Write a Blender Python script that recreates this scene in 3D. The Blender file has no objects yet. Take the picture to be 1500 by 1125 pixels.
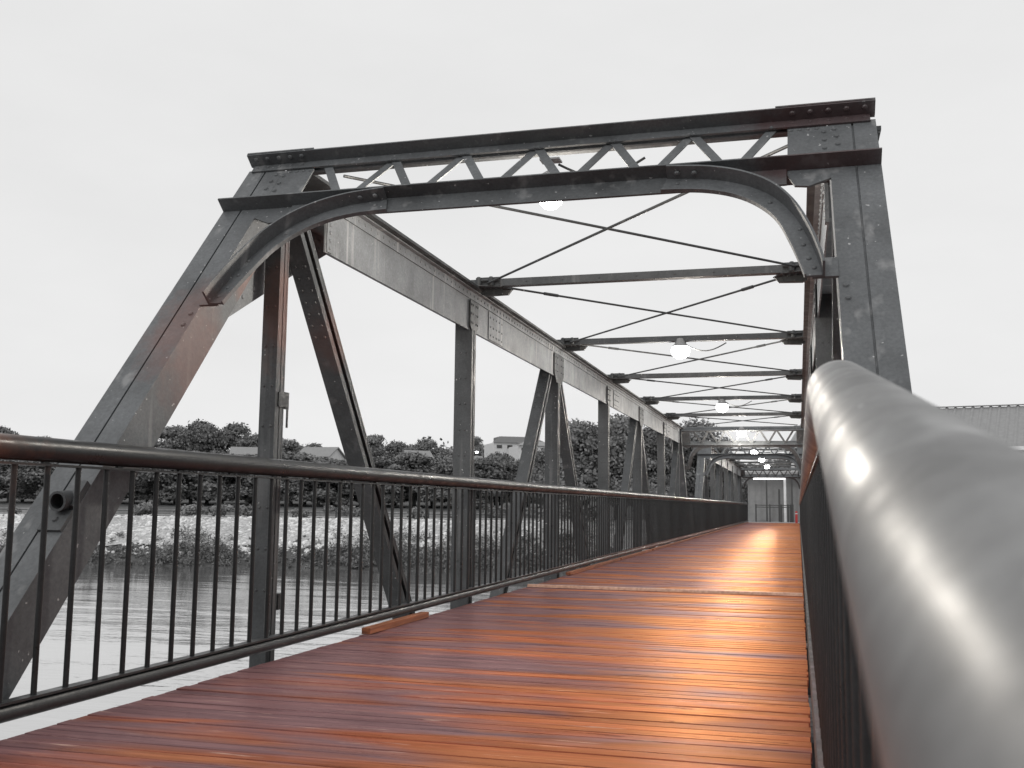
import bpy, bmesh, math, random
import numpy as np
from mathutils import Vector, Matrix
random.seed(11); rng = np.random.default_rng(11)
sc = bpy.context.scene
COL = sc.collection
V = Vector

# ------------------------------------------------------------------ materials
def new_mat(name):
    m = bpy.data.materials.new(name); m.use_nodes = True
    nt = m.node_tree; b = nt.nodes["Principled BSDF"]
    return m, nt, b
def nd(nt, t, **kw):
    n = nt.nodes.new(t)
    for k, v in kw.items(): setattr(n, k, v)
    return n
def ramp(nt, fac, stops, interp='LINEAR'):
    r = nd(nt, 'ShaderNodeValToRGB'); r.color_ramp.interpolation = interp
    el = r.color_ramp.elements
    el[0].position, el[0].color = stops[0][0], (*stops[0][1], 1)
    el[1].position, el[1].color = stops[-1][0], (*stops[-1][1], 1)
    for p, c in stops[1:-1]:
        e = el.new(p); e.color = (*c, 1)
    nt.links.new(fac, r.inputs[0]); return r.outputs[0]
def noise(nt, scale, detail=4, rough=.55, vec=None, dist=0):
    n = nd(nt, 'ShaderNodeTexNoise'); n.inputs['Scale'].default_value = scale
    n.inputs['Detail'].default_value = detail; n.inputs['Roughness'].default_value = rough
    n.inputs['Distortion'].default_value = dist
    if vec is not None: nt.links.new(vec, n.inputs['Vector'])
    return n.outputs['Fac']
def mapping(nt, vec, scale, rot=(0, 0, 0), loc=(0, 0, 0)):
    m = nd(nt, 'ShaderNodeMapping'); m.inputs['Scale'].default_value = scale
    m.inputs['Rotation'].default_value = rot; m.inputs['Location'].default_value = loc
    nt.links.new(vec, m.inputs['Vector']); return m.outputs[0]
def math_(nt, op, a, b=None, clamp=False):
    n = nd(nt, 'ShaderNodeMath', operation=op); n.use_clamp = clamp
    for i, x in enumerate((a, b)):
        if x is None: continue
        if isinstance(x, (int, float)): n.inputs[i].default_value = x
        else: nt.links.new(x, n.inputs[i])
    return n.outputs[0]
def mixc(nt, fac, a, b, mode='MIX'):
    n = nd(nt, 'ShaderNodeMix', data_type='RGBA', blend_type=mode)
    for i, x in ((0, fac), (6, a), (7, b)):
        if isinstance(x, (int, float)): n.inputs[i].default_value = x
        elif isinstance(x, tuple): n.inputs[i].default_value = (*x, 1)
        else: nt.links.new(x, n.inputs[i])
    return n.outputs[2]
def bump(nt, b, h, strength, dist=.01):
    n = nd(nt, 'ShaderNodeBump'); n.inputs['Strength'].default_value = strength
    n.inputs['Distance'].default_value = dist
    nt.links.new(h, n.inputs['Height']); nt.links.new(n.outputs[0], b.inputs['Normal'])
def g3(v): return (v, v, v)

def steel_mat(name, base, rough=.45, rust=(), spec=.5, streaks=True, mottle=.35, cold=1, bmp=.22):
    """painted steel; rust = list of (centre, radii, colour)"""
    m, nt, b = new_mat(name)
    pos = nd(nt, 'ShaderNodeNewGeometry').outputs['Position']
    n1 = noise(nt, 2.3, 6, .6, pos)
    cool = lambda v: (v*(1-.05*cold), v, v*(1+.04*cold))
    col = ramp(nt, n1, [(.28, cool(base*(1-mottle))), (.5, cool(base)), (.75, cool(base*(1+mottle)))])
    fine = noise(nt, 55, 3, .7, pos)
    col = mixc(nt, .5, col, ramp(nt, fine, [(.3, g3(.55)), (.55, g3(1)), (.78, g3(1.5))]), 'MULTIPLY')
    if streaks:   # paler runs washed down the paint
        st = noise(nt, 1, 3, .5, mapping(nt, pos, (9, 9, .55)))
        sf = ramp(nt, st, [(.60, g3(0)), (.72, g3(.55))])
        col = mixc(nt, sf, col, g3(min(.6, base*2.6)))
        # small chips and droppings
        vo = noise(nt, 34, 2, .4, pos)
        col = mixc(nt, ramp(nt, vo, [(.735, g3(0)), (.76, g3(.9))]), col, g3(.45))
    for (c, rad, rc) in rust:
        d = nd(nt, 'ShaderNodeVectorMath', operation='SUBTRACT'); d.inputs[1].default_value = c
        nt.links.new(pos, d.inputs[0])
        s = nd(nt, 'ShaderNodeVectorMath', operation='DIVIDE'); s.inputs[1].default_value = rad
        nt.links.new(d.outputs[0], s.inputs[0])
        ln = nd(nt, 'ShaderNodeVectorMath', operation='LENGTH'); nt.links.new(s.outputs[0], ln.inputs[0])
        edge = math_(nt, 'ADD', ln.outputs['Value'], math_(nt, 'MULTIPLY', math_(nt, 'SUBTRACT', noise(nt, 5, 6, .7, pos), .5), 1.3))
        f = ramp(nt, edge, [(.45, g3(.55)), (.95, g3(0))])
        rcol = mixc(nt, noise(nt, 16, 5, .6, pos), tuple(x*.55 for x in rc), tuple(min(1, x*1.5) for x in rc))
        col = mixc(nt, f, col, rcol)
    nt.links.new(col, b.inputs['Base Color'])
    rr = ramp(nt, noise(nt, 7, 5, .6, pos), [(.3, g3(max(.05, rough-.12))), (.7, g3(min(1, rough+.15)))])
    nt.links.new(rr, b.inputs['Roughness'])
    b.inputs['Specular IOR Level'].default_value = spec
    bump(nt, b, noise(nt, 38, 5, .65, pos), bmp, .006)
    return m

RUST = [((-3.45, 5.25, 1.95), (.28, .42, .62), (.165, .075, .058)),
        ((-3.42, 5.85, 2.42), (.14, .2, .2), (.19, .085, .06)),
        ((-3.5, 6.46, 2.35), (.2, .2, .55), (.16, .07, .05)),
        ((-3.5, 7.3, 2.35), (.25, .35, .40), (.13, .062, .048)),
        ((.18, 5.9, 2.95), (.55, .3, .16), (.055, .011, .010)),
        ((.15, 6.3, 3.36), (.55, .3, .14), (.055, .011, .010))]
STEEL = steel_mat("painted_steel", .066, .5, RUST[:4])
PORTALM = steel_mat("portal_paint", .10, .5, RUST[4:])
ENDM = steel_mat("end_post_paint", .115, .48, RUST[:4])
STEELD = steel_mat("dark_steel", .04, .5, [])
RAILM = steel_mat("rail_paint", .024, .36, [((-3.285, 3.2, 1.25), (.3, .8, .5), (.16, .075, .05))], spec=.3, streaks=False, mottle=.2, bmp=.05)
CHORDM = steel_mat("chord_paint", .23, .5, RUST[:1])
NEARM = steel_mat("worn_rail_paint", .19, .44, [], spec=.4, streaks=True, mottle=.42, cold=0, bmp=.015)
REDRAIL = steel_mat("base_rail_paint", .03, .45, [((-3.285, 36, .08), (.5, 24.5, .6), (.22, .075, .045)), ((.075, 5, .3), (.1, 3, .3), (.10, .03, .03))], streaks=False)

# deck boards
def deck_mat():
    m, nt, b = new_mat("stained_boards")
    geo = nd(nt, 'ShaderNodeNewGeometry'); pos = geo.outputs['Position']
    grain = math_(nt, 'ADD', math_(nt, 'MULTIPLY', noise(nt, 1, 6, .7, mapping(nt, pos, (1.5, 40, 42))), .55), math_(nt, 'MULTIPLY', noise(nt, 1, 5, .65, mapping(nt, pos, (.75, 9, 9), loc=(5, 2, 0))), .45))
    big = noise(nt, 1, 3, .55, mapping(nt, pos, (.50, 2.1, 1)), .8)
    rnd = geo.outputs['Random Per Island']
    sx_ = nd(nt, 'ShaderNodeSeparateXYZ'); nt.links.new(pos, sx_.inputs[0])
    big = math_(nt, 'ADD', big, math_(nt, 'MULTIPLY', math_(nt, 'ADD', sx_.outputs[0], 1.55), -.075))   # stain worn thin along the river side, plus painted-in sky-mauve to lamp-orange shift
    c = ramp(nt, grain, [(.32, (.13, .034, .026)), (.5, (.27, .076, .046)), (.68, (.54, .18, .11))])
    tint = ramp(nt, rnd, [(0, (.62, .62, .68)), (.3, (1, .86, .82)), (.62, (.86, 1.02, 1.0)), (1, (1.28, 1.12, 1.0))])
    c = mixc(nt, 1.0, c, tint, 'MULTIPLY')
    # greyed, walked-off patches where the stain has gone
    c = mixc(nt, ramp(nt, big, [(.46, g3(0)), (.60, g3(.85))]), c, ramp(nt, grain, [(.34, (.060, .036, .046)), (.66, (.27, .155, .165))]))
    # pale scuffs along the grain
    sc_ = noise(nt, 1, 4, .6, mapping(nt, pos, (2.6, 26, 10), loc=(3, 7, 0)))
    c = mixc(nt, ramp(nt, sc_, [(.62, g3(0)), (.72, g3(.7))]), c, (.62, .42, .35))
    nt.links.new(c, b.inputs['Base Color'])
    r = ramp(nt, noise(nt, 1, 4, .6, mapping(nt, pos, (2, 14, 5))), [(.3, g3(.24)), (.7, g3(.46))])
    nt.links.new(r, b.inputs['Roughness'])
    b.inputs['Specular IOR Level'].default_value = 0
    bump(nt, b, grain, .5, .006)
    # gloss tinted at every angle: amber paints in warm lamplight, mauve the sky sheen
    gl = nd(nt, 'ShaderNodeBsdfGlossy'); nt.links.new(mixc(nt, ramp(nt, big, [(.40, g3(0)), (.60, g3(1))]), (1.0, .495, .225), (.56, .40, .40)), gl.inputs['Color'])
    nt.links.new(r, gl.inputs['Roughness']); nt.links.new(b.inputs['Normal'].links[0].from_socket, gl.inputs['Normal'])
    fr = nd(nt, 'ShaderNodeFresnel'); fr.inputs['IOR'].default_value = 1.45
    fac = math_(nt, 'MULTIPLY', fr.outputs[0], .75, True)
    mx = nd(nt, 'ShaderNodeMixShader'); nt.links.new(fac, mx.inputs[0]); nt.links.new(b.outputs[0], mx.inputs[1]); nt.links.new(gl.outputs[0], mx.inputs[2])
    nt.links.new(mx.outputs[0], nt.nodes['Material Output'].inputs['Surface'])
    return m
DECK = deck_mat()
def wood(name, lo, hi):
    m, nt, b = new_mat(name)
    pos = nd(nt, 'ShaderNodeNewGeometry').outputs['Position']
    g = noise(nt, 1, 5, .6, mapping(nt, pos, (30, 2, 30)))
    nt.links.new(ramp(nt, g, [(.3, lo), (.7, hi)]), b.inputs['Base Color'])
    b.inputs['Roughness'].default_value = .55; bump(nt, b, g, .4, .005); return m
CURB = wood("curb_wood", (.14, .045, .02), (.40, .14, .06))
STRIP = wood("threshold_paint", (.42, .22, .15), (.68, .42, .30))

def rough_mat(name, c0, c1, scale, rough=.85, b_s=.5, b_d=.05, detail=6):
    m, nt, b = new_mat(name)
    pos = nd(nt, 'ShaderNodeNewGeometry').outputs['Position']
    n = noise(nt, scale, detail, .6, pos)
    n2 = noise(nt, scale*.13, 3, .5, pos)
    c = mixc(nt, .6, ramp(nt, n, [(.3, c0), (.7, c1)]), ramp(nt, n2, [(.3, g3(.7)), (.7, g3(1.25))]), 'MULTIPLY')
    nt.links.new(c, b.inputs['Base Color']); b.inputs['Roughness'].default_value = rough
    bump(nt, b, n, b_s, b_d); return m
CONC = rough_mat("concrete", g3(.22), g3(.38), 3)
GRASSM = rough_mat("rough_grass", g3(.05), g3(.15), 1.1, .95)
PATHM = rough_mat("pale_path", g3(.42), g3(.58), 2.0, .9)
STONE = None
def leaf_mat(name, lo, hi):
    m, nt, b = new_mat(name)
    geo = nd(nt, 'ShaderNodeNewGeometry')
    n = noise(nt, .55, 3, .5, geo.outputs['Position'])
    f = math_(nt, 'ADD', math_(nt, 'MULTIPLY', geo.outputs['Random Per Island'], .3), math_(nt, 'MULTIPLY', n, .75))
    nt.links.new(ramp(nt, f, [(.15, g3(lo)), (.9, g3(hi))]), b.inputs['Base Color'])
    b.inputs['Roughness'].default_value = .6
    b.inputs['Specular IOR Level'].default_value = .25
    return m
LEAF_D = leaf_mat("dark_leaves", .085, .30)
LEAF_M = leaf_mat("mid_leaves", .12, .38)
LEAF_L = leaf_mat("pale_leaves", .14, .40)
WEED = leaf_mat("weed_leaves", .07, .30)
BARK = rough_mat("bark", g3(.04), g3(.10), 6, .9)
def stone_mat():
    m, nt, b = new_mat("pale_stone")
    geo = nd(nt, 'ShaderNodeNewGeometry')
    n = noise(nt, 4, 5, .6, geo.outputs['Position'])
    c = mixc(nt, .5, ramp(nt, geo.outputs['Random Per Island'], [(0, g3(.55)), (1, g3(.95))]), ramp(nt, n, [(.3, g3(.75)), (.7, g3(1.0))]), 'MULTIPLY')
    nt.links.new(c, b.inputs['Base Color']); b.inputs['Roughness'].default_value = .9; return m
STONE = stone_mat()
def water_mat():
    m, nt, b = new_mat("river_water")
    pos = nd(nt, 'ShaderNodeNewGeometry').outputs['Position']
    b.inputs['Base Color'].default_value = (*g3(.56), 1); b.inputs['Metallic'].default_value = .85
    b.inputs['Roughness'].default_value = .07
    b.inputs['IOR'].default_value = 2.6
    b.inputs['Specular IOR Level'].default_value = .9
    w1 = noise(nt, 1, 3, .5, mapping(nt, pos, (.16, .5, 1), rot=(0, 0, -.27)))
    w2 = noise(nt, 1, 3, .6, mapping(nt, pos, (.8, 2.4, 1), rot=(0, 0, -.27)))
    h = math_(nt, 'ADD', w1, math_(nt, 'MULTIPLY', w2, .25))
    calm = ramp(nt, noise(nt, 1, 3, .6, mapping(nt, pos, (.035, .11, 1), rot=(0, 0, -.27))), [(.38, g3(.12)), (.58, g3(1))])
    bump(nt, b, math_(nt, 'MULTIPLY', h, calm), .45, .12)
    return m
WATER = water_mat()
def flat(name, v, rough=.6, emit=0):
    m, nt, b = new_mat(name)
    c = v if isinstance(v, tuple) else g3(v)
    pos = nd(nt, 'ShaderNodeNewGeometry').outputs['Position']
    n = noise(nt, 3, 4, .6, pos)
    nt.links.new(mixc(nt, .35, c, ramp(nt, n, [(.3, g3(.6)), (.7, g3(1.2))]), 'MULTIPLY'), b.inputs['Base Color'])
    b.inputs['Roughness'].default_value = rough
    if emit:
        b.inputs['Emission Color'].default_value = (1, 1, 1, 1); b.inputs['Emission Strength'].default_value = emit
    return m
WALLG = flat("grey_cladding", .28); WALLW = flat("white_wall", .72); ROOFD = flat("dark_roof", .14)
ROOFL = flat("pale_roof", .27, .5); GLASS = flat("window_glass", .06, .12); REDP = flat("red_paint", (.45, .03, .03), .4)
BULB = flat("lit_bulb", .9, .4, 40); TUBE = flat("lit_tube", .9, .4, 3.0); LAMPM = flat("lamp_body", .30, .4)
WHITEP = flat("white_post_paint", .75, .5); DARKP = flat("dark_post_paint", .06, .5)

# ------------------------------------------------------------------ helpers
class MB:
    def __init__(s): s.v = []; s.f = []
    def add(s, vs, fs):
        o = len(s.v); s.v += [tuple(p) for p in vs]; s.f += [tuple(i+o for i in f) for f in fs]
    def box(s, x0, x1, y0, y1, z0, z1):
        s.add([(x, y, z) for z in (z0, z1) for y in (y0, y1) for x in (x0, x1)],
              [(0, 2, 3, 1), (4, 5, 7, 6), (0, 1, 5, 4), (2, 6, 7, 3), (0, 4, 6, 2), (1, 3, 7, 5)])
    def obox(s, o, ax, ay, az, a, b, c):
        """box from origin o with axes; a,b,c = (lo,hi) along each axis"""
        o = V(o); ax, ay, az = V(ax), V(ay), V(az)
        vs = [o+ax*x+ay*y+az*z for z in c for y in b for x in a]
        s.add(vs, [(0, 2, 3, 1), (4, 5, 7, 6), (0, 1, 5, 4), (2, 6, 7, 3), (0, 4, 6, 2), (1, 3, 7, 5)])
    def bar(s, p, q, side, w, h, so=0, ho=0):
        """straight bar p->q; side vector gives the w direction"""
        p, q = V(p), V(q); d = (q-p); L = d.length; d.normalize()
        a = V(side); a = (a-d*a.dot(d)).normalized(); b = d.cross(a)
        s.obox(p, d, a, b, (0, L), (so-w/2, so+w/2), (ho-h/2, ho+h/2))
    def prism(s, pts, off):
        """flat polygon pts extruded by vector off"""
        n = len(pts); off = V(off); a = [V(p) for p in pts]; b = [p+off for p in a]
        s.add(a+b, [tuple(range(n))[::-1], tuple(range(n, 2*n))]+[(i, (i+1) % n, n+(i+1) % n, n+i) for i in range(n)])
    def tube(s, pts, r, n=12, cap=True):
        pts = [V(p) for p in pts]; rings = []
        rr = r if isinstance(r, (list, tuple)) else [r]*len(pts)
        ref = V((0, 0, 1)) if abs((pts[1]-pts[0]).normalized().z) < .9 else V((1, 0, 0))
        for i, p in enumerate(pts):
            d = (pts[min(i+1, len(pts)-1)]-pts[max(i-1, 0)]).normalized()
            a = d.cross(ref).normalized(); b = a.cross(d)
            rings.append([p+(a*math.cos(t)+b*math.sin(t))*rr[i] for t in [2*math.pi*k/n for k in range(n)]])
        vs = [v for rg in rings for v in rg]; fs = []
        for i in range(len(pts)-1):
            for k in range(n):
                fs.append((i*n+k, i*n+(k+1) % n, (i+1)*n+(k+1) % n, (i+1)*n+k))
        if cap: fs += [tuple(range(n))[::-1], tuple(range((len(pts)-1)*n, len(pts)*n))]
        s.add(vs, fs)
    def dome(s, p, nrm, r, h=None):
        """rivet head"""
        h = h or r*.65; nrm = V(nrm).normalized(); p = V(p)
        a = nrm.orthogonal().normalized(); b = nrm.cross(a); n = 8
        vs = [p+(a*math.cos(t)+b*math.sin(t))*r for t in [2*math.pi*k/n for k in range(n)]]
        vs += [p+nrm*h*.75+(a*math.cos(t)+b*math.sin(t))*r*.66 for t in [2*math.pi*k/n for k in range(n)]]
        vs += [p+nrm*h]
        s.add(vs, [(k, (k+1) % n, n+(k+1) % n, n+k) for k in range(n)]+[(n+k, n+(k+1) % n, 2*n) for k in range(n)])
    def build(s, name, mat, parent=None, base=None, smooth=False, mirror=None):
        me = bpy.data.meshes.new(name)
        b = V(base) if base is not None else (V(parent['_base']) if parent is not None and '_base' in parent else V((0, 0, 0)))
        vs = s.v
        if b.length > 0: vs = [(p[0]-b.x, p[1]-b.y, p[2]-b.z) for p in vs]
        me.from_pydata([tuple(p) for p in vs], [], s.f); me.materials.append(mat)
        bm = bmesh.new(); bm.from_mesh(me)
        if len(bm.verts) < 60000: bmesh.ops.recalc_face_normals(bm, faces=bm.faces)
        bm.to_mesh(me); bm.free()
        o = bpy.data.objects.new(name, me); COL.objects.link(o)
        if parent is not None:
            o.parent = parent; o['_base'] = tuple(b)
        elif base is not None: o.location = b
        if smooth: smooth_(o)
        return o
def smooth_(o, ang=40):
    me = o.data
    me.polygons.foreach_set('use_smooth', [True]*len(me.polygons))
    try: me.set_sharp_from_angle(angle=math.radians(ang))
    except Exception: pass
def bevel(o, w=.006, seg=1):
    m = o.modifiers.new('edge', 'BEVEL'); m.width = w; m.segments = seg; m.limit_method = 'ANGLE'; m.angle_limit = math.radians(50)
    return o
def tag(o, label=None, cat=None, group=None, kind=None):
    if label: o['label'] = label
    if cat: o['category'] = cat
    if group: o['group'] = group
    if kind: o['kind'] = kind
    return o
def empty(name, loc):
    o = bpy.data.objects.new(name, None); COL.objects.link(o); o.location = loc; o['_base'] = tuple(loc); o.empty_display_size = .3
    return o
def copy_tree(o, parent=None):
    kids = list(o.children)
    c = o.copy(); COL.objects.link(c)
    if parent is not None: c.parent = parent
    for k in kids: copy_tree(k, c)
    return c

# ------------------------------------------------------------------ camera (fitted to the vanishing points)
YAW, PITCH, ROLL, FPX = .271608, .116646, .011627, 1505.56
CAMZ = 1.0
cy, sy, cp, sp = math.cos(YAW), math.sin(YAW), math.cos(PITCH), math.sin(PITCH)
fw = V((-sy*cp, cy*cp, sp)); rt = V((cy, sy, 0)); up = rt.cross(fw)
r2 = rt*math.cos(ROLL)+up*math.sin(ROLL); u2 = -rt*math.sin(ROLL)+up*math.cos(ROLL)
cam = bpy.data.cameras.new("camera"); co = bpy.data.objects.new("camera", cam); COL.objects.link(co)
M = Matrix((r2, u2, -fw)).transposed().to_4x4(); M.translation = V((0, 0, CAMZ)); co.matrix_world = M
cam.sensor_width = 36; cam.lens = FPX/1500*36; cam.clip_start = .02; cam.clip_end = 5000
cam.dof.use_dof = True; cam.dof.focus_distance = 9.0; cam.dof.aperture_fstop = 9.0
sc.camera = co
FH = V((-sy, cy, 0)); RH = V((cy, sy, 0))
def st(s, t, z=0): return RH*s+FH*t+V((0, 0, z))
def at(px, t, z=0):
    """plan position seen at photo column px, t metres ahead of the camera"""
    s = (px-750)/FPX*t*1.0
    return st(s, t, z)
def ztop(py, px, t):      # world height seen at photo row py at distance t
    hy = 738.6+(px-718)*.0117
    return CAMZ+(hy-py)/FPX*t*1.0

# ------------------------------------------------------------------ bridge truss span
XC = -1.605; PANEL = 4.2; Y1 = 6.45; NP = 6; Y7 = Y1+PANEL*NP
YMID = (Y1+Y7)/2
NRM = V((0, -.770, .637)); PV = V((0, .637, .770)); PO = V((0, 5.964, 2.92))   # portal plane, rivet-line origin
ZCH = 3.14; SL = 1.208
def span_flip(pts): pass

def make_span():
    base = V((XC, 2.05, 0))
    root = empty("truss_span", base)
    tag(root, "near riveted steel truss span with gusseted portal and curved knee braces", "bridge span", "truss spans of the footbridge")
    # transform for either side (sx=+1 left, -1 right) and either end (sy=+1 near, -1 far)
    def T(sx, sy):
        def f(p):
            p = V(p); x = p.x if sx > 0 else 2*XC-p.x; y = p.y if sy > 0 else 2*YMID-p.y
            return (x, y, p.z)
        return f
    def fin(mb, name, sx, sy, mat=STEEL, parent=root, smooth=False):
        f = T(sx, sy); mb.v = [f(p) for p in mb.v]
        return mb.build(name, mat, parent, base=base, smooth=smooth)
    xi, xo = -3.43, -3.70
    for sx in (1, -1):
        # --- top chord
        m = MB(); y0, y1 = 6.98, Y1+Y7-6.98
        m.box(xi-.014, xi, y0, y1, 2.89, 3.334); m.box(xo, xo+.014, y0-.6, y1+.6, 3.02, 3.334)
        m.box(xo+.016, xi-.016, y0, y1, 3.13, 3.144)
        for (xa, xb) in ((xi+.002, xi+.013), (xo-.013, xo-.002)):
            m.box(xa, xb, y0+.005, y1-.005, 3.235, 3.333)
        m.box(xi+.0135, xi+.058, y0+.005, y1-.005, 3.322, 3.334)
        for yy in (y0+.05, y1-.05):
            m.box(xi+.001, xi+.013, yy-.045, yy+.045, 2.895, 3.23)
            for zz in (2.93, 2.99, 3.05, 3.11, 3.17): m.dome((xi+.013, yy+.0, zz), (1, 0, 0), .017)
        for k in range(int((y1-y0-.1)/.13)):
            yy = y0+.05+k*.13
            m.dome((xi+.013, yy, 3.283), (1, 0, 0), .016)
        for jn in range(1, 6, 2):     # splice plates
            yj = Y1+PANEL*jn+.9
            m.box(xi+.001, xi+.011, yj-.3, yj+.3, 2.90, 3.225)
            for a in range(5):
                for zz in (2.95, 3.05, 3.16): m.dome((xi+.011, yj-.24+a*.12, zz), (1, 0, 0), .015)
        o = fin(m, "top_chord", sx, 1, CHORDM)
        m = MB(); m.box(xo-.05, xi+.115, y0-.45, y1+.45, 3.336, 3.362); fin(m, "cover_plate", sx, 1, STEELD, o)  # darker than the chord: shade under the overhang put into its colour
        # node plates on the inner web
        for j in range(1, NP):
            yj = Y1+PANEL*j; m = MB()
            w = .30 if j % 2 == 0 else .14
            zb = 2.80 if j % 2 == 0 else 2.90
            m.prism([(xi+.0145, yj-w, 3.22), (xi+.0145, yj-w, 2.93), (xi+.0145, yj-w*.6, zb), (xi+.0145, yj+w*.6, zb), (xi+.0145, yj+w, 2.93), (xi+.0145, yj+w, 3.22)], (.012, 0, 0))
            for a in (-.8, -.4, .4, .8):
                for zz in (2.97, 3.07, 3.17): m.dome((xi+.0265, yj+a*w, zz), (1, 0, 0), .015)
            g = fin(m, "node_plate", sx, 1, STEEL, o)
        # --- bottom chord
        m = MB(); zb = -2.05
        m.box(xi-.05, xi-.036, Y1-PANEL, Y7+PANEL, zb-.15, zb+.15); m.box(xo+.036, xo+.05, Y1-PANEL, Y7+PANEL, zb-.15, zb+.15)
        for k in range(66): m.box(xo+.05, xi-.05, Y1-PANEL+.2+k*.5, Y1-PANEL+.3+k*.5, zb-.148, zb-.138)
        fin(m, "bottom_chord", sx, 1)
        # --- verticals
        for j in range(0, NP+1):
            yj = Y1+PANEL*j; m = MB()
            if j in (0, NP): xa, xb, hy = -3.60, -3.48, .055
            else: xa, xb, hy = -3.60, -3.405, .065
            zt = 3.20 if j in (0, NP) else 3.225
            for s_ in (-1, 1):
                m.box(xa, xb, yj+s_*hy-.008, yj+s_*hy+.008, -2.0, zt)
            xm = (xa+xb)/2; m.box(xm-.007, xm+.007, yj-hy+.009, yj+hy-.009, -2.0, zt)
            # flange angle legs
            for s_ in (-1, 1):
                m.box(xb-.012, xb-.001, yj+s_*(hy-.03)-.019, yj+s_*(hy-.03)+.019, -1.99, zt-.01)
                for k in range(9): m.dome(((xa+xb)/2-.03, yj+s_*(hy+.008), .4+k*.28), (0, s_, 0), .012); m.dome(((xa+xb)/2+.03, yj+s_*(hy+.008), .4+k*.28), (0, s_, 0), .012)
            if j not in (0, NP):        # hanger strap lapping the chord web
                m.box(xb-.03, xb-.022, yj-.055, yj+.055, 2.80, 3.2)
            o = fin(m, "vertical_post", sx, 1)
            if j == 0 and sx == 1:
                m = MB()
                m.box(xb+.001, xb+.010, yj-.03, yj+.10, 1.66, 1.76); m.box(xb-.01, xb+.001, yj+.075, yj+.135, 1.65, 1.77)
                m.box(xb-.008, xb+.0, yj+.115, yj+.133, 1.52, 1.66)
                fin(m, "hook_bracket", 1, 1, STEELD, o)
                m = MB(); m.box(xb-.03, xb+.012, yj+.066, yj+.15, .26, .37)
                fin(m, "junction_box", 1, 1, STEELD, o)
        # --- diagonals (H section)
        def diag(ya, za, yb, zb2):
            m = MB(); p, q = V((-3.535, ya, za)), V((-3.535, yb, zb2)); d = (q-p).normalized(); side = V((1, 0, 0)); n = d.cross(side)
            L = (q-p).length; hw, hd = .078, .075
            for s_ in (-1, 1): m.obox(p, d, side, n, (0, L), (-hw, hw), (s_*hd-.008, s_*hd+.008))
            m.obox(p, d, side, n, (0, L), (-.007, .007), (-hd+.009, hd-.009))
            for s_ in (-1, 1): m.obox(p, d, side, n, (0, L), (hw-.012, hw-.001), (s_*(hd-.029)-.019, s_*(hd-.029)+.019))
            for k in range(7):
                for s_ in (-1, 1):
                    for e in (-.04, .04): m.dome(p+d*(.45+k*.1)+n*s_*(hd+.008)+side*e, n*s_, .014)
            return m
        zb = -2.05
        for j in range(0, NP, 2):
            ya = Y1+PANEL*j
            fin(diag(ya+.12, ZCH, ya+PANEL, zb), "diagonal_brace", sx, 1)
            fin(diag(ya+2*PANEL-.12, ZCH, ya+PANEL, zb), "diagonal_brace", sx, 1)
        # --- end posts and hips
        for sy_ in (1, -1):
            m = MB(); W = V((0, .770, -.637))       # inward normal (away from the viewer)
            v0, v1 = -6.45, .52
            # front cover: two plates with an open joint between them, on a built box
            m.obox(PO, V((1, 0, 0)), PV, W, (xo, -3.571), (v0, v1), (0, .012))
            m.obox(PO, V((1, 0, 0)), PV, W, (-3.559, xi+.006), (v0, v1), (0, .012))
            m.obox(PO, V((1, 0, 0)), PV, W, (-3.60, -3.53), (v0, v1), (.0135, .02))
            m.obox(PO, V((1, 0, 0)), PV, W, (xi-.014, xi), (v0, v1), (.0125, .255))
            m.obox(PO, V((1, 0, 0)), PV, W, (xo, xo+.014), (v0, v1), (.0125, .255))
            m.obox(PO, V((1, 0, 0)), PV, W, (xo+.0145, xi-.0145), (v0, v1), (.215, .227))
            for k in range(8):
                m.dome(PO+V((1, 0, 0))*(-3.495)+PV*(.30-k*.0)+V((0, 0, 0)), NRM, .001) if False else None
            for (u, v_) in ((-3.46, .44), (-3.47, .36), (-3.475, .27), (-3.46, -1.06), (-3.465, -1.16)):
                m.dome(PO+V((u, 0, 0))+PV*v_, NRM, .018)
            o = fin(m, "end_post", sx, sy_, ENDM)
            # hip plate on the inner face
            m = MB(); x = xo+.0165
            m.prism([(x, 7.46, 3.30), (x, 7.50, 3.01), (x, 6.97, 2.73), (x, 6.0, 2.20), (x, 5.85, 2.45), (x, 6.45, 3.30)], (.014, 0, 0))
            for a in range(4):
                for b_ in range(3): m.dome((x+.014, 7.18+b_*.09, 3.22-a*.07), (1, 0, 0), .017)
            for a in range(5): m.dome((x+.014, 6.15+a*.13, 2.48+a*.145), (1, 0, 0), .017); m.dome((x+.014, 6.22+a*.15, 2.40+a*.085), (1, 0, 0), .017)
            fin(m, "hip_plate", sx, sy_, CHORDM, o)
            if sx == 1 and sy_ == 1:    # pipe stub clamped on the post by the handrail
                m = MB(); c = PO+V((-3.50, 0, 0))+PV*(-2.50); ring = []
                n = 20
                for (r_, d_) in ((.050, -.004), (.050, .11), (.038, .11), (.038, .02)):
                    for k in range(n):
                        t = 2*math.pi*k/n
                        ring.append(c+V((0.18, -1, -.05)).normalized()*d_+V((1, 0, .0))*math.cos(t)*r_+V((0, -.05, 1)).normalized()*math.sin(t)*r_)
                fs = []
                for i in range(3):
                    for k in range(n): fs.append((i*n+k, i*n+(k+1) % n, (i+1)*n+(k+1) % n, (i+1)*n+k))
                fs.append(tuple(range(3*n, 4*n)))
                m.add(ring, fs)
                m.obox(PO, V((1, 0, 0)), PV, NRM, (-3.56, xi+.004), (-2.70, -2.575), (.001, .018))
                m.obox(PO, V((1, 0, 0)), PV, NRM, (-3.475, xi+.004), (-2.56, -2.40), (.001, .035))
                m.dome(PO+V((-3.49, 0, 0))+PV*(-2.635)+NRM*.018, NRM, .018)
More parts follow.
